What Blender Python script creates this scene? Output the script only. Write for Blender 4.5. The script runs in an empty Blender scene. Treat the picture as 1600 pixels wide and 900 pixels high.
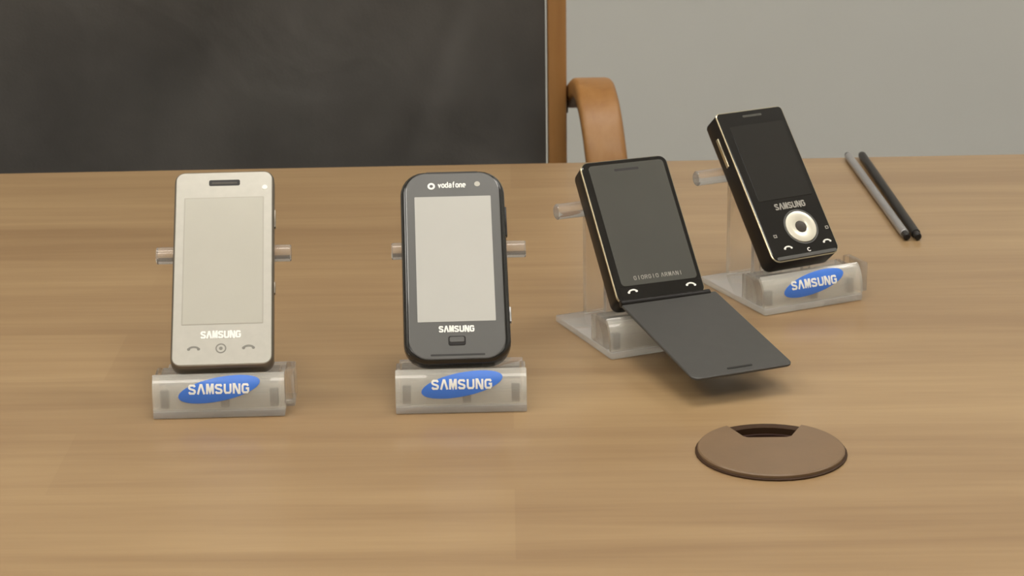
import bpy, bmesh, math, random
from mathutils import Vector, Matrix, Euler
random.seed(4)
S = bpy.context.scene
C = S.collection
PI = math.pi
MM = 0.001
TZ = 0.74                       # height of the table top above the floor

# ------------------------------------------------------------------ camera, world, light, exposure
CAM_H, PITCH, ROLL, FPX = 0.4119, 0.3042, -0.0132, 3400.9
cd = bpy.data.cameras.new('camera')
cam = bpy.data.objects.new('camera', cd); C.objects.link(cam)
cd.sensor_fit = 'HORIZONTAL'; cd.sensor_width = 36.0
cd.lens = 36.0 * FPX / 1600.0
cd.clip_start = 0.02
cam.matrix_world = Matrix.Translation((0, 0, TZ + CAM_H)) @ Euler((PI/2 - PITCH, 0, 0)).to_matrix().to_4x4() @ Matrix.Rotation(ROLL, 4, 'Z')
cd.dof.use_dof = True; cd.dof.focus_distance = 1.20; cd.dof.aperture_fstop = 30.0
S.camera = cam
w = bpy.data.worlds.new('world'); S.world = w; w.use_nodes = True
w.node_tree.nodes['Background'].inputs[0].default_value = (0.9, 0.88, 0.84, 1)
w.node_tree.nodes['Background'].inputs[1].default_value = 0.25
S.view_settings.view_transform = 'Standard'; S.view_settings.look = 'None'
S.view_settings.gamma = 1.0; S.view_settings.use_curve_mapping = False
S.view_settings.exposure = 0.60
LAMP = 6.0                      # radiance of the ceiling light diffusers

# ------------------------------------------------------------------ materials
MATS = {}
def mat(name, color, rough=0.5, metal=0.0, spec=0.5, coat=0.0, coat_rough=0.05, var=0.0, scale=60.0, bump=0.0, bscale=300.0, trans=0.0, ior=1.5, emit=None, estr=0.0):
    m = bpy.data.materials.new(name); m.use_nodes = True
    nt = m.node_tree; b = nt.nodes['Principled BSDF']
    b.inputs['Base Color'].default_value = (*color, 1)
    b.inputs['Roughness'].default_value = rough
    b.inputs['Metallic'].default_value = metal
    b.inputs['Specular IOR Level'].default_value = spec
    b.inputs['Coat Weight'].default_value = coat
    b.inputs['Coat Roughness'].default_value = coat_rough
    b.inputs['Transmission Weight'].default_value = trans
    b.inputs['IOR'].default_value = ior
    if emit:
        b.inputs['Emission Color'].default_value = (*emit, 1); b.inputs['Emission Strength'].default_value = estr
    tc = nt.nodes.new('ShaderNodeTexCoord')
    if var > 0:
        n = nt.nodes.new('ShaderNodeTexNoise'); n.inputs['Scale'].default_value = scale; n.inputs['Detail'].default_value = 4
        nt.links.new(tc.outputs['Object'], n.inputs['Vector'])
        r = nt.nodes.new('ShaderNodeValToRGB')
        r.color_ramp.elements[0].position = 0.3; r.color_ramp.elements[1].position = 0.7
        r.color_ramp.elements[0].color = (*[c*(1-var) for c in color], 1)
        r.color_ramp.elements[1].color = (*[min(1, c*(1+var)) for c in color], 1)
        nt.links.new(n.outputs['Fac'], r.inputs['Fac']); nt.links.new(r.outputs['Color'], b.inputs['Base Color'])
    if bump > 0:
        n2 = nt.nodes.new('ShaderNodeTexNoise'); n2.inputs['Scale'].default_value = bscale; n2.inputs['Detail'].default_value = 3
        nt.links.new(tc.outputs['Object'], n2.inputs['Vector'])
        bp = nt.nodes.new('ShaderNodeBump'); bp.inputs['Strength'].default_value = bump; bp.inputs['Distance'].default_value = 0.001
        nt.links.new(n2.outputs['Fac'], bp.inputs['Height']); nt.links.new(bp.outputs['Normal'], b.inputs['Normal'])
    MATS[name] = m
    return m

def wood_mat(name, c_dark, c_mid, c_light, rough, stretch, coat=0.0, coat_rough=0.1, strips=False):
    m = bpy.data.materials.new(name); m.use_nodes = True
    nt = m.node_tree; L = nt.links.new; b = nt.nodes['Principled BSDF']
    tc = nt.nodes.new('ShaderNodeTexCoord'); mp = nt.nodes.new('ShaderNodeMapping')
    mp.inputs['Scale'].default_value = stretch
    L(tc.outputs['Object'], mp.inputs['Vector'])
    n = nt.nodes.new('ShaderNodeTexNoise'); n.inputs['Scale'].default_value = 1.0; n.inputs['Detail'].default_value = 6; n.inputs['Roughness'].default_value = 0.62; n.inputs['Distortion'].default_value = 0.6
    L(mp.outputs['Vector'], n.inputs['Vector'])
    fine = nt.nodes.new('ShaderNodeTexNoise'); fine.inputs['Scale'].default_value = 5.0; fine.inputs['Detail'].default_value = 5
    L(mp.outputs['Vector'], fine.inputs['Vector'])
    mx = nt.nodes.new('ShaderNodeMath'); mx.operation = 'MULTIPLY_ADD'; mx.inputs[1].default_value = 0.3; mx.inputs[2].default_value = -0.15
    L(fine.outputs['Fac'], mx.inputs[0])
    ad = nt.nodes.new('ShaderNodeMath'); ad.operation = 'ADD'
    L(n.outputs['Fac'], ad.inputs[0]); L(mx.outputs[0], ad.inputs[1])
    src = ad.outputs[0]
    if strips:                                             # veneer leaves, each a slightly different tone
        br = nt.nodes.new('ShaderNodeTexBrick'); br.offset = 0.37; br.squash = 1.0
        br.inputs['Scale'].default_value = 1.0; br.inputs['Mortar Size'].default_value = 0.0
        br.inputs['Brick Width'].default_value = 0.62; br.inputs['Row Height'].default_value = 0.082
        br.inputs['Color1'].default_value = (0.40, 0.40, 0.40, 1); br.inputs['Color2'].default_value = (0.60, 0.60, 0.60, 1)
        L(tc.outputs['Object'], br.inputs['Vector'])
        sub = nt.nodes.new('ShaderNodeMath'); sub.operation = 'MULTIPLY_ADD'; sub.inputs[1].default_value = 0.95; sub.inputs[2].default_value = -0.475
        L(br.outputs['Color'], sub.inputs[0])
        a2 = nt.nodes.new('ShaderNodeMath'); a2.operation = 'ADD'; L(src, a2.inputs[0]); L(sub.outputs[0], a2.inputs[1]); src = a2.outputs[0]
    r = nt.nodes.new('ShaderNodeValToRGB')
    e = r.color_ramp.elements
    e[0].position = 0.28; e[0].color = (*c_dark, 1); e[1].position = 0.72; e[1].color = (*c_light, 1)
    k = e.new(0.5); k.color = (*c_mid, 1)
    L(src, r.inputs['Fac']); L(r.outputs['Color'], b.inputs['Base Color'])
    b.inputs['Roughness'].default_value = rough
    b.inputs['Coat Weight'].default_value = coat; b.inputs['Coat Roughness'].default_value = coat_rough
    bp = nt.nodes.new('ShaderNodeBump'); bp.inputs['Strength'].default_value = 0.04; bp.inputs['Distance'].default_value = 0.0005
    L(fine.outputs['Fac'], bp.inputs['Height']); L(bp.outputs['Normal'], b.inputs['Normal'])
    MATS[name] = m
    return m

def leather_mat():
    m = mat('leather', (0.078, 0.072, 0.066), rough=0.42, spec=0.5, var=0.25, scale=9.0)
    nt = m.node_tree; L = nt.links.new; b = nt.nodes['Principled BSDF']
    tc = nt.nodes.new('ShaderNodeTexCoord')
    v = nt.nodes.new('ShaderNodeTexVoronoi'); v.inputs['Scale'].default_value = 420.0
    L(tc.outputs['Object'], v.inputs['Vector'])
    n = nt.nodes.new('ShaderNodeTexNoise'); n.inputs['Scale'].default_value = 7.0; n.inputs['Detail'].default_value = 3; n.inputs['Distortion'].default_value = 1.2
    L(tc.outputs['Object'], n.inputs['Vector'])
    b1 = nt.nodes.new('ShaderNodeBump'); b1.inputs['Strength'].default_value = 0.15; b1.inputs['Distance'].default_value = 0.0006
    b2 = nt.nodes.new('ShaderNodeBump'); b2.inputs['Strength'].default_value = 0.3; b2.inputs['Distance'].default_value = 0.012
    L(v.outputs['Distance'], b1.inputs['Height']); L(n.outputs['Fac'], b2.inputs['Height'])
    L(b2.outputs['Normal'], b1.inputs['Normal']); L(b1.outputs['Normal'], b.inputs['Normal'])
    return m

def acrylic_mat(name, color, rough, trans, through):
    # cast acrylic: part of the light goes straight through, part is refracted, a white diffuse share imitates reflected light
    m = mat(name, color, rough=rough, trans=trans, ior=1.47)
    nt = m.node_tree; b = nt.nodes['Principled BSDF']; out = nt.nodes['Material Output']
    tr = nt.nodes.new('ShaderNodeBsdfTransparent'); tr.inputs[0].default_value = (0.97, 0.96, 0.94, 1)
    mx = nt.nodes.new('ShaderNodeMixShader'); mx.inputs[0].default_value = through
    nt.links.new(b.outputs[0], mx.inputs[1]); nt.links.new(tr.outputs[0], mx.inputs[2]); nt.links.new(mx.outputs[0], out.inputs['Surface'])
    return m

wood_mat('table_wood', (0.248, 0.152, 0.073), (0.300, 0.193, 0.095), (0.350, 0.233, 0.117), 0.36, (2.2, 38.0, 30.0), coat=0.22, coat_rough=0.14, strips=True)
wood_mat('chair_wood', (0.24, 0.105, 0.026), (0.30, 0.140, 0.038), (0.34, 0.170, 0.054), 0.48, (30.0, 30.0, 3.0), coat=0.05)
leather_mat()
acrylic_mat('clear_acrylic', (0.97, 0.955, 0.93), 0.01, 0.96, 0.40)
acrylic_mat('whitened_acrylic', (0.98, 0.965, 0.90), 0.012, 0.69, 0.30)  # clear panel whitened in place of ceiling light reflected inside it
acrylic_mat('base_acrylic', (0.98, 0.95, 0.91), 0.01, 0.66, 0.30)
acrylic_mat('rod_acrylic', (0.95, 0.93, 0.91), 0.02, 0.86, 0.15)
mat('wall_paint', (0.625, 0.62, 0.58), rough=0.85, var=0.02, scale=3.0, bump=0.05, bscale=200)
mat('ceiling_paint', (0.80, 0.79, 0.76), rough=0.9, var=0.02, scale=4.0)
mat('carpet', (0.16, 0.15, 0.14), rough=0.95, var=0.25, scale=220.0, bump=0.3, bscale=500)
mat('lamp_diffuser', (0.9, 0.9, 0.88), rough=0.6, emit=(1.0, 0.96, 0.89), estr=LAMP)
mat('white_metal', (0.75, 0.75, 0.74), rough=0.4, var=0.03)
mat('dark_metal', (0.05, 0.05, 0.05), rough=0.4, metal=0.6, var=0.05)
mat('silver_plastic', (0.46, 0.44, 0.385), rough=0.30, metal=0.20, var=0.03, scale=200, coat=0.3)
mat('silver_side', (0.20, 0.175, 0.14), rough=0.35, metal=0.7, var=0.03, scale=200)
mat('silver_screen', (0.53, 0.51, 0.44), rough=0.16, metal=0.15, var=0.02, scale=30, coat=0.6)
mat('screen_line', (0.36, 0.34, 0.29), rough=0.3, metal=0.3, var=0.02)
mat('black_gloss', (0.010, 0.009, 0.008), rough=0.16, var=0.1, coat=0.4)
mat('black_plastic', (0.012, 0.010, 0.009), rough=0.35, spec=0.25, var=0.1)
mat('sheen_grey', (0.090, 0.088, 0.083), rough=0.30, var=0.04, scale=40, coat=0.5)  # grey base stands in for ceiling reflection on the second phone's black face
mat('pale_screen', (0.50, 0.49, 0.455), rough=0.12, var=0.03, scale=14, coat=0.6)
mat('grey_glass', (0.080, 0.079, 0.070), rough=0.10, var=0.06, scale=14, coat=0.6)
mat('dark_screen', (0.022, 0.021, 0.019), rough=0.12, var=0.06, scale=14, coat=0.5)
mat('gold_trim', (0.56, 0.49, 0.33), rough=0.28, metal=0.9, var=0.08)
mat('flap_grey', (0.055, 0.053, 0.049), rough=0.42, var=0.05, scale=120, bump=0.05, bscale=2500)
mat('dark_slot', (0.012, 0.010, 0.008), rough=0.6, var=0.1)
mat('white_print', (0.86, 0.84, 0.78), rough=0.4, var=0.02)
mat('dim_print', (0.34, 0.32, 0.28), rough=0.35, metal=0.5, var=0.03)
mat('grey_print', (0.20, 0.19, 0.16), rough=0.5, var=0.03)
mat('cream_ring', (0.74, 0.70, 0.58), rough=0.28, metal=0.2, var=0.03, coat=0.3)
mat('logo_blue', (0.055, 0.185, 0.66), rough=0.35, var=0.05, coat=0.2)
mat('smoke_peg', (0.045, 0.034, 0.024), rough=0.35, var=0.15, scale=400)
mat('grommet_plastic', (0.165, 0.102, 0.054), rough=0.38, var=0.05, scale=50, bump=0.03)
mat('grommet_rim', (0.045, 0.022, 0.010), rough=0.6, spec=0.2, var=0.08)
mat('grommet_dark', (0.030, 0.012, 0.008), rough=0.5, var=0.1)
mat('steel', (0.30, 0.29, 0.285), rough=0.32, metal=0.4, var=0.05)

# ------------------------------------------------------------------ helpers
def obj(name, bm, m, parent=None, smooth=35.0, loc=None, rot=None):
    me = bpy.data.meshes.new(name)
    bmesh.ops.recalc_face_normals(bm, faces=bm.faces[:])
    bm.to_mesh(me); bm.free()
    me.materials.append(MATS[m] if isinstance(m, str) else m)
    if smooth:
        for p in me.polygons: p.use_smooth = True
        me.set_sharp_from_angle(angle=math.radians(smooth))
        for p in me.polygons: p.use_smooth = len(p.vertices) <= 8      # large flat caps stay flat
    o = bpy.data.objects.new(name, me); C.objects.link(o)
    if parent is not None: o.parent = parent
    if loc: o.location = loc
    if rot: o.rotation_euler = rot
    return o
def thing(name, label, cat, loc=(0, 0, 0), rot=(0, 0, 0), group=None):
    o = bpy.data.objects.new(name, None); C.objects.link(o)
    o.empty_display_size = 0.02
    o.location = loc; o.rotation_euler = rot
    o['label'] = label; o['category'] = cat
    if group: o['group'] = group
    return o
def tag(o, label, cat, group=None):
    o['label'] = label; o['category'] = cat
    if group: o['group'] = group
    return o
def struct(o):
    o['kind'] = 'structure'; return o

def box(bm, x0, x1, y0, y1, z0, z1, bev=0.0, seg=2):
    b2 = bmesh.new()
    vs = [b2.verts.new((x, y, z)) for z in (z0, z1) for y in (y0, y1) for x in (x0, x1)]
    for f in ((0, 2, 3, 1), (4, 5, 7, 6), (0, 1, 5, 4), (2, 6, 7, 3), (0, 4, 6, 2), (1, 3, 7, 5)):
        b2.faces.new([vs[i] for i in f])
    if bev > 0:
        bmesh.ops.bevel(b2, geom=b2.edges[:], offset=bev, segments=seg, affect='EDGES', profile=0.5)
    merge(bm, b2)
def merge(bm, b2):
    mp = {v: bm.verts.new(v.co) for v in b2.verts}
    for f in b2.faces: bm.faces.new([mp[v] for v in f.verts])
    b2.free()
def bxo(name, x0, x1, y0, y1, z0, z1, m, parent=None, bev=0.0, seg=2):
    bm = bmesh.new(); box(bm, x0, x1, y0, y1, z0, z1, bev, seg)
    return obj(name, bm, m, parent)

def rrect(wd, ln, r, inset=0.0, n=7, cx=0.0, cy=None, rb=None):
    """outline of a rounded rectangle, bottom at y=0 unless cy given; rb: other radius at the bottom"""
    if cy is None: cy = ln/2
    hw, hl = wd/2 - inset, ln/2 - inset
    out = []
    for k, (sx, sy) in enumerate(((1, -1), (1, 1), (-1, 1), (-1, -1))):
        rr = max(0.05*MM, (rb if (rb is not None and sy < 0) else r) - inset)
        a0 = (-PI/2, 0, PI/2, PI)[k]
        for i in range(n + 1):
            a = a0 + PI/2 * i/n
            out.append((cx + sx*(hw - rr) + rr*math.cos(a), cy + sy*(hl - rr) + rr*math.sin(a)))
    return out
def loft(bm, rings):
    """rings: list of lists of 3D points, capped at both ends"""
    rv = [[bm.verts.new(p) for p in r] for r in rings]
    n = len(rv[0])
    for a, b in zip(rv[:-1], rv[1:]):
        for i in range(n): bm.faces.new((a[i], a[(i+1) % n], b[(i+1) % n], b[i]))
    bm.faces.new(list(reversed(rv[0]))); bm.faces.new(rv[-1])
def slab(wd, ln, r, prof, cx=0.0, cy=None, rb=None, arch=0.0):
    """rounded slab; prof = [(inset, z), ...] in metres from the back to the front"""
    bm = bmesh.new()
    rings = []
    for ins, z in prof:
        pts = rrect(wd, ln, r, ins, cx=cx, cy=cy, rb=rb)
        if arch:                          # ends bulge in an arc
            c_y = ln/2 if cy is None else cy
            pts = [(x, y + (arch*(1 - ((x-cx)/(wd/2))**2) if y > c_y else -0.6*arch*(1 - ((x-cx)/(wd/2))**2))) for x, y in pts]
        rings.append([(x, y, z) for x, y in pts])
    loft(bm, rings)
    return bm
def disc(bm, cx, cy, rx, ry, z0, z1, n=32, rot=0.0):
    c, s = math.cos(rot), math.sin(rot)
    def ring(z): return [(cx + rx*math.cos(a)*c - ry*math.sin(a)*s, cy + rx*math.cos(a)*s + ry*math.sin(a)*c, z) for a in (2*PI*i/n for i in range(n))]
    loft(bm, [ring(z0), ring(z1)])
def annulus(bm, cx, cy, prof, n=40):
    """lathe about the vertical axis at (cx, cy): prof = closed list of (r, z)"""
    rv = [[bm.verts.new((cx + r*math.cos(2*PI*i/n), cy + r*math.sin(2*PI*i/n), z)) for r, z in prof] for i in range(n)]
    m = len(prof)
    for i in range(n):
        a, b = rv[i], rv[(i+1) % n]
        for j in range(m): bm.faces.new((a[j], b[j], b[(j+1) % m], a[(j+1) % m]))
def cyl_x(bm, x0, x1, y, z, r, n=28, bev=0.0):
    def ring(x, rr): return [(x, y + rr*math.cos(a), z + rr*math.sin(a)) for a in (2*PI*i/n for i in range(n))]
    loft(bm, [ring(x0, r - bev), ring(x0 + bev, r), ring(x1 - bev, r), ring(x1, r - bev)])
def stroke(bm, pts, wd, z0, z1, closed=False):
    """a polyline of constant width, as thin flat print"""
    P = [Vector(p) for p in pts]
    n = len(P)
    Lp, Rp = [], []
    for i in range(n):
        a = P[i-1] if (i > 0 or closed) else None
        b = P[(i+1) % n] if (i < n-1 or closed) else None
        d1 = (P[i] - a).normalized() if a is not None else None
        d2 = (b - P[i]).normalized() if b is not None else None
        if d1 is None: d1 = d2
        if d2 is None: d2 = d1
        t = (d1 + d2)
        t = t.normalized() if t.length > 1e-6 else d1
        nm = Vector((-t.y, t.x)); k = min(1.9, 1/max(0.3, nm.dot(Vector((-d1.y, d1.x)))))
        Lp.append(P[i] + nm*wd/2*k); Rp.append(P[i] - nm*wd/2*k)
    rng = range(n if closed else n-1)
    for i in rng:
        j = (i+1) % n
        q = [Rp[i], Rp[j], Lp[j], Lp[i]]
        lo = [bm.verts.new((p.x, p.y, z0)) for p in q]; hi = [bm.verts.new((p.x, p.y, z1)) for p in q]
        bm.faces.new(hi); bm.faces.new(list(reversed(lo)))
        for a in range(4): bm.faces.new((lo[a], lo[(a+1) % 4], hi[(a+1) % 4], hi[a]))
GLYPH = {
 'S': [[(.80, .74), (.70, .90), (.22, .90), (.10, .78), (.10, .66), (.22, .56), (.68, .44), (.80, .34), (.80, .22), (.68, .10), (.20, .10), (.08, .26)]],
 'A': [[(.06, 0), (.40, .93), (.52, .93), (.86, 0)]],
 'M': [[(.10, 0), (.12, .95), (.22, .95), (.47, .12), (.72, .95), (.82, .95), (.84, 0)]],
 'U': [[(.10, 1), (.10, .26), (.22, .10), (.70, .10), (.82, .26), (.82, 1)]],
 'N': [[(.10, 0), (.10, .95), (.22, .95), (.70, .05), (.82, .05), (.82, 1)]],
 'G': [[(.80, .74), (.68, .90), (.22, .90), (.10, .76), (.10, .24), (.22, .10), (.68, .10), (.80, .24), (.80, .50), (.50, .50)]],
 'I': [[(.45, 0), (.45, 1)]],
 'O': [[(.22, .10), (.70, .10), (.82, .26), (.82, .74), (.70, .90), (.22, .90), (.10, .74), (.10, .26), (.22, .10)]],
 'R': [[(.10, 0), (.10, .92), (.66, .92), (.80, .80), (.80, .62), (.66, .50), (.14, .50)], [(.50, .50), (.84, 0)]],
 'v': [[(.06, .66), (.38, .05), (.70, .66)]],
 'o': [[(.20, .06), (.56, .06), (.70, .18), (.70, .52), (.56, .64), (.20, .64), (.08, .52), (.08, .18), (.20, .06)]],
 'd': [[(.68, 1), (.68, .0)], [(.68, .14), (.56, .06), (.20, .06), (.08, .18), (.08, .52), (.20, .64), (.68, .60)]],
 'a': [[(.12, .58), (.24, .66), (.56, .66), (.68, .54), (.68, 0)], [(.68, .38), (.20, .38), (.08, .28), (.08, .16), (.20, .06), (.56, .06), (.68, .14)]],
 'f': [[(.64, .94), (.48, .96), (.34, .84), (.34, 0)], [(.10, .62), (.62, .62)]],
 'n': [[(.10, .66), (.10, 0)], [(.10, .52), (.24, .64), (.54, .64), (.68, .52), (.68, 0)]],
 'e': [[(.10, .36), (.70, .36), (.70, .52), (.56, .64), (.20, .64), (.08, .52), (.08, .18), (.20, .06), (.62, .06)]],
}
def lettering(name, text, cx, cy, wd, ht, m, parent, z=0.0, sw=0.2, dz=0.12*MM, rot=0.0, spacing=0.90):
    bm = bmesh.new()
    n = sum(0.5 if c == ' ' else 1.0 for c in text)
    cw = wd/n; x = -wd/2
    c_, s_ = math.cos(rot), math.sin(rot)
    for ch in text:
        if ch == ' ': x += cw*0.5; continue
        for pl in GLYPH[ch]:
            pts = []
            for px, py in pl:
                X = x + px*cw*spacing; Y = (py - 0.5)*ht
                pts.append((cx + X*c_ - Y*s_, cy + X*s_ + Y*c_))
            fine = [pts[0]]
            for (xa, ya), (xb, yb) in zip(pts[:-1], pts[1:]):          # short pieces, so print can follow a curved face
                k = max(1, int(math.hypot(xb - xa, yb - ya)/(0.9*MM)))
                fine += [(xa + (xb - xa)*q/k, ya + (yb - ya)*q/k) for q in range(1, k + 1)]
            stroke(bm, fine, sw*ht, z - 0.05*MM, z + dz)
        x += cw
    return obj(name, bm, m, parent, smooth=0)
def handset(name, cx, cy, s, m, parent, z, flip=1, tilt=0.0):
    bm = bmesh.new()
    pts = []
    for i in range(7):
        a = PI*(0.14 + 0.72*i/6)
        x, y = math.cos(a)*s*flip, math.sin(a)*s*0.62 - s*0.2
        pts.append((cx + x*math.cos(tilt) - y*math.sin(tilt), cy + x*math.sin(tilt) + y*math.cos(tilt)))
    stroke(bm, pts, s*0.34, z - .05*MM, z + .12*MM)
    for e in (pts[0], pts[-1]): disc(bm, e[0], e[1] - s*.1, s*.30, s*.26, z - .05*MM, z + .12*MM, n=12)
    return obj(name, bm, m, parent, smooth=0)

# ------------------------------------------------------------------ the room
RX0, RX1, RY0, RY1, RZ1 = -2.6, 2.6, -2.2, 3.1, 2.65
struct(bxo('floor', RX0 - .1, RX1 + .1, RY0 - .1, RY1 + .1, -0.1, 0, 'carpet'))
struct(bxo('ceiling', RX0 - .1, RX1 + .1, RY0 - .1, RY1 + .1, RZ1, RZ1 + .1, 'ceiling_paint'))
struct(bxo('wall_back', RX0 - .1, RX1 + .1, RY1, RY1 + .1, 0, RZ1, 'wall_paint'))
struct(bxo('wall_front', RX0 - .1, RX1 + .1, RY0 - .1, RY0, 0, RZ1, 'wall_paint'))
struct(bxo('wall_left', RX0 - .1, RX0, RY0, RY1, 0, RZ1, 'wall_paint'))
struct(bxo('wall_right', RX1, RX1 + .1, RY0, RY1, 0, RZ1, 'wall_paint'))
struct(bxo('baseboard_back', RX0, RX1, RY1 - .015, RY1, 0, 0.08, 'white_metal', bev=.003))

LAMPS = [(0.10, 1.10, 'flush ceiling light panel straight above the table'),
         (1.55, 1.85, 'flush ceiling light panel near the right end of the back wall'),
         (-1.85, 1.10, 'flush ceiling light panel above the left end of the table'),
         (0.80, -0.25, 'flush ceiling light panel behind the camera on the right'),
         (-0.95, -0.25, 'flush ceiling light panel behind the camera on the left')]
for lx, ly, lab in LAMPS:
    t = thing('ceiling_light', lab, 'ceiling light', (lx, ly, RZ1), group='ceiling light panels')
    bm = bmesh.new()
    for a in ((-.62, .62, -.32, -.30), (-.62, .62, .30, .32), (-.62, -.60, -.30, .30), (.60, .62, -.30, .30)):
        box(bm, a[0], a[1], a[2], a[3], -.025, 0)
    obj('frame', bm, 'white_metal', t)
    bxo('diffuser', -.60, .60, -.30, .30, -.018, -.004, 'lamp_diffuser', t)

# ------------------------------------------------------------------ table with a cable hole
EY, EYAW = 1.6341, 0.024
GX, GY, GR = 0.1302, 1.0277, 0.0381
TABLE = thing('table', 'light brown wood veneer meeting table with glossy top', 'table', (0, 0, 0))
def tabletop():
    bm = bmesh.new()
    e = []
    def back(x): return EY + math.tan(EYAW)*x
    out = [(-1.15, 0.50), (1.15, 0.50), (1.15, back(1.15)), (-1.15, back(-1.15))]
    hole = [(GX + .034*math.cos(2*PI*i/48), GY + .034*math.sin(2*PI*i/48)) for i in range(48)]
    top = []
    for lp in (out, hole):
        vs = [bm.verts.new((x, y, TZ)) for x, y in lp]
        for i in range(len(vs)): e.append(bm.edges.new((vs[i], vs[(i+1) % len(vs)])))
    bmesh.ops.triangle_fill(bm, edges=e, use_beauty=True)
    r = bmesh.ops.extrude_face_region(bm, geom=bm.faces[:])
    for v in [g for g in r['geom'] if isinstance(g, bmesh.types.BMVert)]: v.co.z -= 0.032
    return bm
tt = obj('tabletop', tabletop(), 'table_wood', TABLE, smooth=0)
bv = tt.modifiers.new('bevel', 'BEVEL'); bv.width = 0.0025; bv.segments = 2; bv.limit_method = 'ANGLE'; bv.angle_limit = math.radians(60)
for lx, ly in ((-1.05, .60), (1.05, .60), (-1.05, 1.50), (1.05, 1.50)):
    bxo('leg', lx - .03, lx + .03, ly - .03, ly + .03, 0, TZ - .032, 'dark_metal', TABLE, bev=.003)
bxo('apron', -1.02, 1.02, .59, .61, TZ - .10, TZ - .032, 'dark_metal', TABLE, bev=.002)
bxo('apron', -1.02, 1.02, 1.49, 1.51, TZ - .10, TZ - .032, 'dark_metal', TABLE, bev=.002)

# cable grommet: rim, cap with a notch at the far side, dark liner
G = thing('cable_grommet', 'round brown plastic cable grommet with dark notch set in the table', 'cable grommet', (GX, GY, TZ))
bm = bmesh.new(); annulus(bm, 0, 0, [(.0335, -.020), (.0335, .0002), (.0384, .0002), (.0384, .0008), (.0376, .0012), (.0318, .0012), (.0318, -.020)])
obj('rim', bm, 'grommet_rim', G)
def cap():
    bm = bmesh.new(); pts = []
    R = .0372; a0 = math.radians(90 - 32); a1 = math.radians(90 + 32)
    n = 60
    for i in range(n + 1):
        a = a1 + (2*PI - (a1 - a0))*i/n
        pts.append((R*math.cos(a), R*math.sin(a)))
    pts += [(.0125, .0155), (.0100, .0138), (-.0100, .0138), (-.0125, .0155)]
    loft(bm, [[(x, y, .0012) for x, y in pts], [(x, y, .0024) for x, y in pts], [(x*.982, y*.982, .0030) for x, y in pts]])
    return bm
obj('cap', cap(), 'grommet_plastic', G, smooth=30)
bm = bmesh.new(); annulus(bm, 0, 0, [(.0316, -.031), (.0316, -.002), (.0296, -.002), (.0296, -.031)])
obj('liner', bm, 'grommet_dark', G)
bm = bmesh.new(); disc(bm, 0, 0, .0294, .0294, -.031, -.028); obj('liner_floor', bm, 'grommet_dark', G)
bxo('flap_bar', -.0215, .0215, .0235, .0262, -.0045, -.0015, 'grommet_rim', G, bev=.0005)

# ------------------------------------------------------------------ chair behind the table
def sweep(path, wd, th, up_hint=(1, 0, 0), bev=0.0):
    """rectangular bar (wd across, th thick) swept along a 3D path, corners rounded"""
    P = [Vector(p) for p in path]; bm = bmesh.new(); rings = []
    for i, p in enumerate(P):
        t = (P[min(i+1, len(P)-1)] - P[max(i-1, 0)]).normalized()
        s = Vector(up_hint); s = (s - t*s.dot(t)).normalized(); nrm = t.cross(s)
        pts = rrect(wd, th, min(wd, th)*.28, n=3, cy=0)
        rings.append([tuple(p + s*a + nrm*b) for a, b in pts])
    loft(bm, rings); return bm
def bez(pts, n=14):
    out = []
    k = len(pts)
    for i in range(k - 1):
        p0 = Vector(pts[max(i-1, 0)]); p1 = Vector(pts[i]); p2 = Vector(pts[i+1]); p3 = Vector(pts[min(i+2, k-1)])
        for j in range(n):
            t = j/n
            out.append(0.5*((2*p1) + (p2 - p0)*t + (2*p0 - 5*p1 + 4*p2 - p3)*t*t + (3*p1 - p0 - 3*p2 + p3)*t**3))
    out.append(Vector(pts[-1])); return out
CX = -0.243; CY = 1.96
CH = thing('armchair', 'black leather armchair with bent brown wood frame behind the table', 'chair', (CX, CY, 0))
def cushion(wd, ht, th, seed, puff):
    """soft leather panel in the xz plane, front at -y"""
    rnd = random.Random(seed); bm = bmesh.new(); nx, nz = 56, 40
    ph = [rnd.uniform(0, 6.28) for _ in range(8)]
    def f(u, v):
        a = (1 - abs(2*u - 1)**6)*(1 - abs(2*v - 1)**6)
        g = 0.0018*math.sin(7*u + 4*v + ph[0]) + 0.0014*math.sin(13*u - 9*v + ph[1]) + 0.0010*math.sin(23*u + 11*v + ph[2])
        # diagonal creases
        for (cu, sl, wdt, dp) in ((.80, .34, .016, .0035), (.55, .25, .03, .002), (.90, -.2, .02, .0018), (.40, .5, .035, .0016)):
            dd = (u - cu - sl*(v - .45)); g -= dp*math.exp(-(dd/wdt)**2)
        return puff*a + g*a
    fr = [[bm.verts.new(((u - .5)*wd, -th/2 - f(u, v), (v - .5)*ht)) for u in (i/nx for i in range(nx+1))] for v in (j/nz for j in range(nz+1))]
    bk = [[bm.verts.new(((u - .5)*wd, th/2 + puff*.4*(1 - abs(2*u - 1)**6)*(1 - abs(2*v - 1)**6), (v - .5)*ht)) for u in (i/nx for i in range(nx+1))] for v in (j/nz for j in range(nz+1))]
    for j in range(nz):
        for i in range(nx):
            bm.faces.new((fr[j][i], fr[j][i+1], fr[j+1][i+1], fr[j+1][i])); bm.faces.new((bk[j][i], bk[j+1][i], bk[j+1][i+1], bk[j][i+1]))
    for i in range(nx):
        bm.faces.new((fr[0][i], bk[0][i], bk[0][i+1], fr[0][i+1])); bm.faces.new((fr[nz][i], fr[nz][i+1], bk[nz][i+1], bk[nz][i]))
    for j in range(nz):
        bm.faces.new((fr[j][0], fr[j+1][0], bk[j+1][0], bk[j][0])); bm.faces.new((fr[j][nx], bk[j][nx], bk[j+1][nx], fr[j+1][nx]))
    return bm
HB = 0.278                                    # half width to the inner face of the stiles
obj('backrest', cushion(2*HB - .004, 0.50, .030, 3, .010), 'leather', CH, smooth=60, loc=(0, 0, 0.745))
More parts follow.
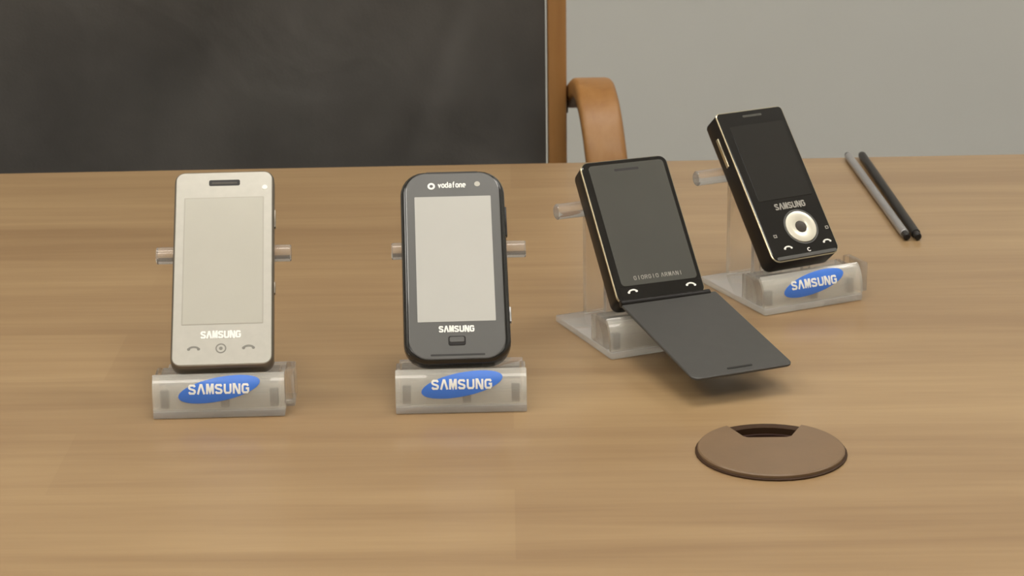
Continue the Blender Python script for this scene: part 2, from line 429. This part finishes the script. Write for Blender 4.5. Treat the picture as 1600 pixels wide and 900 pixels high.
obj('seat', cushion(2*HB - .02, 0.46, .050, 8, .012), 'leather', CH, smooth=60, loc=(0, -.25, 0.44), rot=(-PI/2 + .04, 0, 0))
for s in (-1, 1):
    xs = s*(HB + .0085)
    bxo('stile', xs - .0085, xs + .0085, -.024, .022, 0.16, 1.02, 'chair_wood', CH, bev=.003)
    bm = sweep(bez([(xs, 0, .20), (xs, .03, .10), (xs, .06, 0.0)], 6), .018, .036); obj('leg', bm, 'chair_wood', CH)
    # bent arm running forward from the stile, down to the floor as front leg
    xa = s*(HB + .0425)
    path = bez([(xa - s*.010, .015, .715), (xa - s*.004, -.040, .737), (xa, -.085, .733), (xa + s*.005, -.115, .700), (xa + s*.010, -.135, .640), (xa + s*.012, -.165, .50), (xa + s*.012, -.20, .25), (xa + s*.012, -.22, 0.0)], 8)
    obj('arm', sweep(path, .036, .018), 'chair_wood', CH)
    bm = bmesh.new(); cyl_x(bm, min(xs + s*.0085, xa - s*.024), max(xs + s*.0085, xa - s*.024), 0.0, .716, .011); obj('arm_spacer', bm, 'grommet_rim', CH)
bxo('top_rail', -HB, HB, -.016, .014, 0.997, 1.02, 'chair_wood', CH, bev=.003)
bxo('seat_rail', -HB, HB, -.012, .012, 0.38, 0.415, 'chair_wood', CH, bev=.003)

# ------------------------------------------------------------------ acrylic phone stands
SD, SH = 77.8*MM, 19.66*MM
ROD = (70.1*MM, 70.2*MM, 4.7*MM, 74.5*MM)
STANDS = [(-0.15694, 1.08723, 0.03492), (-0.02780, 1.08956, 0.02223), (0.08839, 1.18522, 0.39750), (0.18411, 1.26266, 0.43381)]
PHONES = [(55.06, 120.68, 9.98, .77708, 6.22, 2.126, .0158), (57.83, 117.35, 10.48, .77437, 6.15, -1.12, .0221),
          (54.97, 91.11, 15.2, .71380, 8.07, 1.447, -.0440), (48.84, 103.35, 17.0, .71709, 7.66, -.214, .0449)]
SLAB = ['clear acrylic display stand under the silver phone, farthest left',
        'clear acrylic display stand under the upright black phone with sheen-grey face',
        'clear acrylic display stand without a badge under the phone with an open flap',
        'clear acrylic display stand under the phone with the cream ring']
FP = [(.3, 4.4), (.3, 6.2), (.3, 8.0)]          # side profile (y, z) of the curved front panel, mm
for k in range(1, 13):
    q = k/12
    FP.append((.3*(1-q)**2 + 2*.3*q*(1-q) + 6.6*q*q, 8*(1-q)**2 + 2*18*q*(1-q) + 22.9*q*q))
def on_panel(sv):
    """point and outward normal on the panel at arc length sv (m) above its lower edge"""
    d = sv/MM; k = 0
    while True:
        (y0, z0), (y1, z1) = FP[k], FP[k+1]; L_ = math.hypot(y1-y0, z1-z0)
        if d <= L_ or k == len(FP) - 2: break
        d -= L_; k += 1
    ty, tz = (y1-y0)/L_, (z1-z0)/L_
    return (y0 + ty*d)*MM, (z0 + tz*d)*MM, -tz, ty
def wrap(o, s0):
    """lay a flat print (x, y, height) onto the curved panel with its y = 0 at arc length s0"""
    for v in o.data.vertices:
        y, z, ny, nz = on_panel(s0 + v.co.y)
        h_ = v.co.z + .03*MM
        v.co = (v.co.x, y + ny*h_, z + nz*h_)
    o.data.update()
def print_disc(rx, ry, th, rot):
    bm = bmesh.new(); c, s_ = math.cos(rot), math.sin(rot); n, m_ = 56, 8
    def pt(r, a, z): X, Y = rx*r*math.cos(a), ry*r*math.sin(a); return bm.verts.new((X*c - Y*s_, X*s_ + Y*c, z))
    rings = [[pt((j+1)/m_, 2*PI*i/n, th) for i in range(n)] for j in range(m_)]
    ce = pt(0, 0, th); lo = [pt(1, 2*PI*i/n, -.02*MM) for i in range(n)]
    for i in range(n):
        k = (i+1) % n
        bm.faces.new((ce, rings[0][i], rings[0][k])); bm.faces.new((rings[-1][i], lo[i], lo[k], rings[-1][k]))
        for j in range(m_ - 1): bm.faces.new((rings[j][i], rings[j+1][i], rings[j+1][k], rings[j][k]))
    return bm
def curved_panel(h):
    bm = bmesh.new(); outer = []; inner = []
    for k, (y, z) in enumerate(FP):
        a = FP[max(k-1, 0)]; b = FP[min(k+1, len(FP)-1)]; L_ = math.hypot(b[0]-a[0], b[1]-a[1])
        ny, nz = (b[1]-a[1])/L_, -(b[0]-a[0])/L_
        outer.append((y, z)); inner.append((y + 2.4*ny, z + 2.4*nz))
    inner[0] = (2.7, 4.4)
    ring = outer + inner[::-1]
    cy = sum(p[0] for p in ring)/len(ring); cz = sum(p[1] for p in ring)/len(ring)
    def at(x, k): return [(x, (cy + (y-cy)*k)*MM, (cz + (z-cz)*k)*MM) for y, z in ring]
    loft(bm, [at(-h, .965), at(-h + .4*MM, 1), at(h - .4*MM, 1), at(h, .965)])
    return bm
def stand(i):
    x, y, yaw = STANDS[i]
    t = thing('display_stand', SLAB[i], 'display stand', (x, y, TZ), (0, 0, yaw), 'clear acrylic phone stands')
    A = 'clear_acrylic'; h = .035
    bxo('base_plate', -h, h, 0, SD, 0.0002, 4.2*MM, 'base_acrylic', t, bev=.0006)
    # ledge housing: front panel, shelf, two end plates, pegs
    obj('front_panel', curved_panel(h), 'whitened_acrylic', t, smooth=30)
    bxo('ledge', -h + 3.2*MM, h - 3.2*MM, 6.2*MM, 27.5*MM, SH - 3*MM, SH, A, t, bev=.0005)
    for s in (-1, 1):
        xx = s*(h - 1.5*MM)
        bxo('end_plate', xx - 1.5*MM, xx + 1.5*MM, 6.2*MM, 27.5*MM, 4.4*MM, SH, A, t, bev=.0006)
    bxo('rear_panel', -h + 3.2*MM, h - 3.2*MM, 24.8*MM, 27.5*MM, 4.4*MM, SH - 3.2*MM, A, t, bev=.0004)
    for px in (-29*MM, 3*MM, 29*MM):
        bxo('peg', px - 2.3*MM, px + 2.3*MM, 5.4*MM, 9.5*MM, 4.4*MM, 13.5*MM, 'smoke_peg', t, bev=.0006)
    if i in (0, 3):
        bxo('side_block', h + .2*MM, h + 5.5*MM, 3*MM, 24*MM, 4.4*MM, 23*MM, A, t, bev=.001)
    # upright plate and rod that carries the back of the phone
    bxo('upright', -18*MM, 18*MM, 71*MM, 75.5*MM, 4.4*MM, ROD[1] - ROD[2] + .2*MM, A, t, bev=.0006)
    rs = -5.5*MM if i == 3 else 0.0; ry = ROD[0] + (0, 0, 1.0*MM, 1.7*MM)[i]
    bm = bmesh.new(); cyl_x(bm, -ROD[3]/2 + rs, ROD[3]/2 + rs, ry, ROD[1], ROD[2], bev=.0006); obj('rod', bm, 'rod_acrylic', t)
    for px in (-18*MM, 18*MM):
        bxo('post', px - 2.8*MM, px + 2.8*MM, 37*MM, 41*MM, 4.4*MM, 35*MM, 'rod_acrylic', t, bev=.0006)
    if i != 2:
        lg = obj('badge', print_disc(22.0*MM, 6.4*MM, .25*MM, math.radians(10.5)), 'logo_blue', t, smooth=60); wrap(lg, 11.6*MM); lg.location.x = .5*MM
        tx = lettering('lettering', 'SAMSUNG', .3*MM, 0.1*MM, 33*MM, 5.2*MM, 'white_print', lg, z=.30*MM, sw=.21); wrap(tx, 11.6*MM)
    return t
for i in range(4): stand(i)

# ------------------------------------------------------------------ phones
def phone_root(i, name, label):
    x, y, yaw = STANDS[i]; wd, ln, th, le, py, dx, dyw = PHONES[i]
    pz = SH + (th*MM)*math.sin(le) + .0001
    Rs = Matrix.Rotation(yaw, 4, 'Z'); p = Rs @ (Matrix.Rotation(dyw, 4, 'Z') @ Vector((0, py*MM, pz)) + Vector((dx*MM, 0, 0)))
    return thing(name, label, 'phone', (x + p.x, y + p.y, TZ + p.z), (PI/2 - le, 0, yaw + dyw), 'mobile phones on stands'), wd*MM, ln*MM, th*MM
def plate(name, x0, x1, y0, y1, z0, z1, r, m, parent, edge=.15):
    wd, ln = (x1 - x0)*MM, (y1 - y0)*MM
    e = min(edge*MM, abs(z1 - z0)*MM*.5)
    bm = slab(wd, ln, r*MM, [(0, z0*MM), (0, z1*MM - e), (e, z1*MM)], cx=(x0+x1)/2*MM, cy=(y0+y1)/2*MM)
    return obj(name, bm, m, parent, smooth=40)

# 1: silver touch phone
t, W, L, T = phone_root(0, 'mobile_phone', 'silver touchscreen phone standing farthest left')
obj('body', slab(W, L, 6*MM, [(2*MM, -T), (.5*MM, -T + .9*MM), (0, -T + 2.4*MM), (0, -2.2*MM), (.35*MM, -.8*MM), (1.0*MM, -.1*MM)]), 'silver_side', t)
plate('front_cover', -26.4, 26.4, 1.3, L/MM - 1.3, -.4, .25, 4.6, 'silver_plastic', t, .3)
plate('screen_border', -21.9, 22.0, 25.0, 103.6, .1, .32, .6, 'screen_line', t, .05)
plate('screen', -21.3, 21.4, 25.5, 103.0, .1, .40, .5, 'silver_screen', t, .05)
e = plate('earpiece', -8.4, 8.7, 110.9, 114.6, .1, .36, 1.0, 'dark_slot', t, .05)
plate('grille', -6.8, 7.1, 112.0, 113.1, .2, .44, .4, 'smoke_peg', e, .05)
bm = bmesh.new(); disc(bm, 22.4*MM, 109.4*MM, 1.5*MM, 1.5*MM, .1*MM, .36*MM, 20); obj('sensor', bm, 'white_print', t)
lettering('lettering', 'SAMSUNG', -.4*MM, 19.0*MM, 21.8*MM, 4.3*MM, 'white_print', t, z=.3*MM, sw=.22)
handset('call_key', -15.0*MM, 10.8*MM, 2.9*MM, 'grey_print', t, .3*MM)
handset('end_key', 14.2*MM, 10.8*MM, 2.9*MM, 'grey_print', t, .3*MM)
bm = bmesh.new(); annulus(bm, -.5*MM, 10.8*MM, [(2.9*MM, .1*MM), (2.9*MM, .36*MM), (2.2*MM, .36*MM), (2.2*MM, .1*MM)], 24)
disc(bm, -.5*MM, 10.8*MM, 1.0*MM, 1.0*MM, .1*MM, .36*MM, 16); obj('home_key', bm, 'grey_print', t)
plate_b = bmesh.new(); box(plate_b, W/2 - .4*MM, W/2 + .7*MM, 86*MM, 97*MM, -6*MM, -3.5*MM, .0003); obj('volume_key', plate_b, 'silver_side', t)
plate_b = bmesh.new(); box(plate_b, W/2 - .4*MM, W/2 + .6*MM, 45*MM, 52*MM, -6*MM, -3.5*MM, .0003); obj('camera_key', plate_b, 'silver_side', t)

# 2: black phone, its glossy face greyed to imitate the ceiling's reflection
t, W, L, T = phone_root(1, 'mobile_phone', 'black phone with sheen-grey face and big pale screen, second from left')
obj('body', slab(W, L, 13*MM, [(4*MM, -T), (1.2*MM, -T + 1.4*MM), (0, -T + 3.6*MM), (0, -4.2*MM), (.5*MM, -2*MM), (1.9*MM, -.5*MM), (2.6*MM, -.1*MM)], arch=1.2*MM), 'black_gloss', t)
obj('front_cover', slab(W - 6.0*MM, L - 4.0*MM, 10.6*MM, [(0, -.5*MM), (0, 0), (.5*MM, .25*MM)], cy=L/2, arch=1.0*MM), 'sheen_grey', t)
plate('screen', -21.1, 21.1, 23.8, 101.0, .1, .36, .4, 'pale_screen', t, .05)
plate('earpiece', -14.5, 14.5, L/MM - 1.9, L/MM - .5, -1.5, .05, .6, 'dark_slot', t, .05)
bm = bmesh.new(); annulus(bm, -11.6*MM, 107.7*MM, [(2.1*MM, .1*MM), (2.1*MM, .40*MM), (1.0*MM, .40*MM), (1.0*MM, .1*MM)], 24); obj('emblem', bm, 'white_print', t)
lettering('operator_lettering', 'vodafone', 0.0*MM, 108.4*MM, 15.6*MM, 3.6*MM, 'white_print', t, z=.28*MM, sw=.17, spacing=1.02)
bm = bmesh.new(); disc(bm, 13.9*MM, 108.6*MM, 1.6*MM, 1.6*MM, .1*MM, .36*MM, 18); obj('camera_eye', bm, 'screen_line', t)
lettering('lettering', 'SAMSUNG', 0, 19.4*MM, 19.4*MM, 3.7*MM, 'white_print', t, z=.28*MM, sw=.22)
k = plate('menu_key', -4.9, 4.4, 9.6, 15.2, .1, .55, 1.2, 'black_plastic', t, .3)
plate('key_face', -4.2, 3.7, 11.4, 14.6, .4, .80, .9, 'sheen_grey', k, .25)
plate('mouth_slot', -14.6, 14.6, 3.5, 4.6, .05, .34, .5, 'dark_slot', t, .05)
b = bmesh.new(); box(b, W/2 - .5*MM, W/2 + .8*MM, 25*MM, 34*MM, -7*MM, -4*MM, .0003); obj('side_key', b, 'steel', t)
b = bmesh.new(); box(b, W/2 - .5*MM, W/2 + .7*MM, 78*MM, 96*MM, -7*MM, -4*MM, .0003); obj('volume_key', b, 'black_plastic', t)

# 3: slim phone with its front flap folded open towards the viewer
t, W, L, T = phone_root(2, 'mobile_phone', 'dark phone with flat grey cover flap folded open')
obj('body', slab(W, L, 5*MM, [(1.6*MM, -T), (.4*MM, -T + .8*MM), (0, -T + 2*MM), (0, -2.6*MM), (.2*MM, -2.0*MM)]), 'black_plastic', t)
obj('gold_band', slab(W, L, 5*MM, [(.2*MM, -2.0*MM), (-.2*MM, -1.7*MM), (-.2*MM, -.7*MM), (.3*MM, -.3*MM)]), 'gold_trim', t)
obj('bezel', slab(W, L, 5*MM, [(.3*MM, -.3*MM), (.4*MM, .2*MM), (1.0*MM, .7*MM)]), 'black_gloss', t)
plate('display_glass', -23.2, 24.6, 10.0, 88.2, .5, .95, 2.5, 'grey_glass', t, .15)
plate('key_strip', -25.2, 25.6, 1.6, 9.6, .5, .88, 1.0, 'black_gloss', t, .15)
plate('earpiece', -7.6, 8.0, 83.2, 84.8, .8, 1.02, .6, 'dark_slot', t, .05)
lettering('lettering', 'GIORGIO ARMANI', .8*MM, 14.4*MM, 31*MM, 2.6*MM, 'dim_print', t, z=.98*MM, sw=.15, spacing=.84)
handset('call_key', -17.6*MM, 6.2*MM, 2.7*MM, 'white_print', t, .90*MM, tilt=.1)
handset('end_key', 19.0*MM, 6.0*MM, 2.7*MM, 'white_print', t, .90*MM, tilt=-.1)
# flap: rotate about the hinge at the bottom edge; -y local of the stand, slightly falling
le = PHONES[2][3]; AL = 0.140
FW, FLN = 60.0*MM, 97.0*MM
def flap():
    bm = slab(FW, FLN, 4.5*MM, [(.5*MM, -1.0*MM), (0, -.6*MM), (0, .4*MM), (.5*MM, .8*MM)], rb=1.0*MM)
    return bm
fp = obj('flap', flap(), 'flap_grey', t)
fp.location = (3.4*MM, -.6*MM, -.4*MM)
fp.rotation_euler = (PI + le - PI/2 + AL, 0, .015)
bm = bmesh.new(); b_ = slab(15*MM, 1.6*MM, .7*MM, [(0, -1.25*MM), (0, -.9*MM), (.1*MM, -.9*MM)], cx=0, cy=FLN - 5.5*MM); merge(bm, b_); obj('flap_slot', bm, 'dark_slot', fp)
bm = bmesh.new(); cyl_x(bm, -W/2 + .6*MM, W/2 + 2.2*MM, 0*MM, -.2*MM, 2.2*MM, n=20, bev=.4*MM); obj('hinge', bm, 'black_plastic', t)

# 4: black phone with a cream ring key
t, W, L, T = phone_root(3, 'mobile_phone', 'glossy black phone with cream ring key, farthest right')
obj('body', slab(W, L, 2.6*MM, [(2.2*MM, -T), (.6*MM, -T + 1.2*MM), (0, -T + 3*MM), (0, -2.4*MM), (.3*MM, -1.6*MM)], arch=1.5*MM, rb=5*MM), 'black_plastic', t)
obj('gold_band', slab(W, L, 2.6*MM, [(.3*MM, -1.6*MM), (-.1*MM, -1.4*MM), (-.1*MM, -.7*MM), (.4*MM, -.5*MM)], arch=1.5*MM, rb=5*MM), 'gold_trim', t)
obj('front_cover', slab(W, L, 2.6*MM, [(.4*MM, -.5*MM), (.5*MM, -.2*MM), (.8*MM, 0)], arch=1.5*MM, rb=5*MM), 'black_gloss', t)
plate('screen', -18.3, 20.8, 40.6, 93.2, -.1, .22, .8, 'dark_screen', t, .05)
plate('chin', -21.5, 22.0, .4, 2.6, -.1, .2, .9, 'sheen_grey', t, .1)
plate('earpiece', -6.0, 8.0, 98.6, 100.2, -.1, .20, .6, 'grey_glass', t, .05)
lettering('lettering', 'SAMSUNG', 2.2*MM, 35.4*MM, 22.6*MM, 4.2*MM, 'dim_print', t, z=.06*MM, sw=.2)
bm = bmesh.new(); annulus(bm, 3.6*MM, 20.2*MM, [(11.8*MM, -.1*MM), (11.8*MM, .30*MM), (10.9*MM, .30*MM), (10.9*MM, -.1*MM)], 48); obj('ring_surround', bm, 'sheen_grey', t)
bm = bmesh.new(); annulus(bm, 3.6*MM, 20.2*MM, [(10.6*MM, -.1*MM), (10.4*MM, .55*MM), (9.6*MM, .80*MM), (4.6*MM, .60*MM), (3.9*MM, .2*MM), (3.9*MM, -.1*MM)], 48); obj('ring_key', bm, 'cream_ring', t)
bm = bmesh.new(); annulus(bm, 3.6*MM, 20.2*MM, [(3.7*MM, -.1*MM), (3.6*MM, .5*MM), (2.2*MM, .62*MM), (.05*MM, .62*MM), (.05*MM, -.1*MM)], 32); obj('select_key', bm, 'smoke_peg', t)
handset('call_key', -11.2*MM, 7.6*MM, 2.6*MM, 'white_print', t, .06*MM)
handset('end_key', 17.6*MM, 7.9*MM, 2.6*MM, 'white_print', t, .06*MM)
bm = bmesh.new(); stroke(bm, [(3.0*MM + 1.1*MM*math.cos(a), 4.6*MM + 1.1*MM*math.sin(a)) for a in (math.radians(50 + 260*i/9) for i in range(10))], .5*MM, 0, .15*MM); obj('clear_key', bm, 'white_print', t, smooth=0)
for px, py in ((-16.9, 16.4), (21.4, 16.9)):
    bm = bmesh.new(); stroke(bm, [((px - .9)*MM, (py - .7)*MM), ((px + .9)*MM, (py - .7)*MM), ((px + .9)*MM, (py + .9)*MM), ((px - .9)*MM, (py + .9)*MM)], .5*MM, -.02*MM, .15*MM, closed=True); obj('soft_key', bm, 'dim_print', t, smooth=0)
b = bmesh.new(); box(b, -W/2 - .7*MM, -W/2 + .5*MM, 70*MM, 90*MM, -9.4*MM, -6.6*MM, .0004); obj('volume_key', b, 'gold_trim', t)

# ------------------------------------------------------------------ two slim rods at the far right of the table
for (x0, y0, x1, y1, r, m, lab) in ((.2605, 1.634, .2660, 1.405, .0030, 'steel', 'thin silver grey rod lying at the far right of the table'),
                                    (.2715, 1.636, .2735, 1.405, .0030, 'black_plastic', 'thin black rod lying beside a silver one, far right')):
    t = thing('rod', lab, 'rod', (x0, y0, TZ + r + .0001), (0, 0, math.atan2(y1 - y0, x1 - x0)), 'slim rods on the table')
    ln = math.hypot(x1 - x0, y1 - y0)
    bm = bmesh.new(); cyl_x(bm, .004, ln - .008, 0, 0, r, 20, .0004); obj('shaft', bm, m, t)
    bm = bmesh.new(); cyl_x(bm, 0, .0045, 0, 0, r*.8, 16, .0004); obj('end_cap', bm, 'black_plastic' if m == 'steel' else 'steel', t)
    bm = bmesh.new(); cyl_x(bm, ln - .0085, ln, 0, 0, r*.8, 16, .0008); obj('tip', bm, 'black_plastic', t)
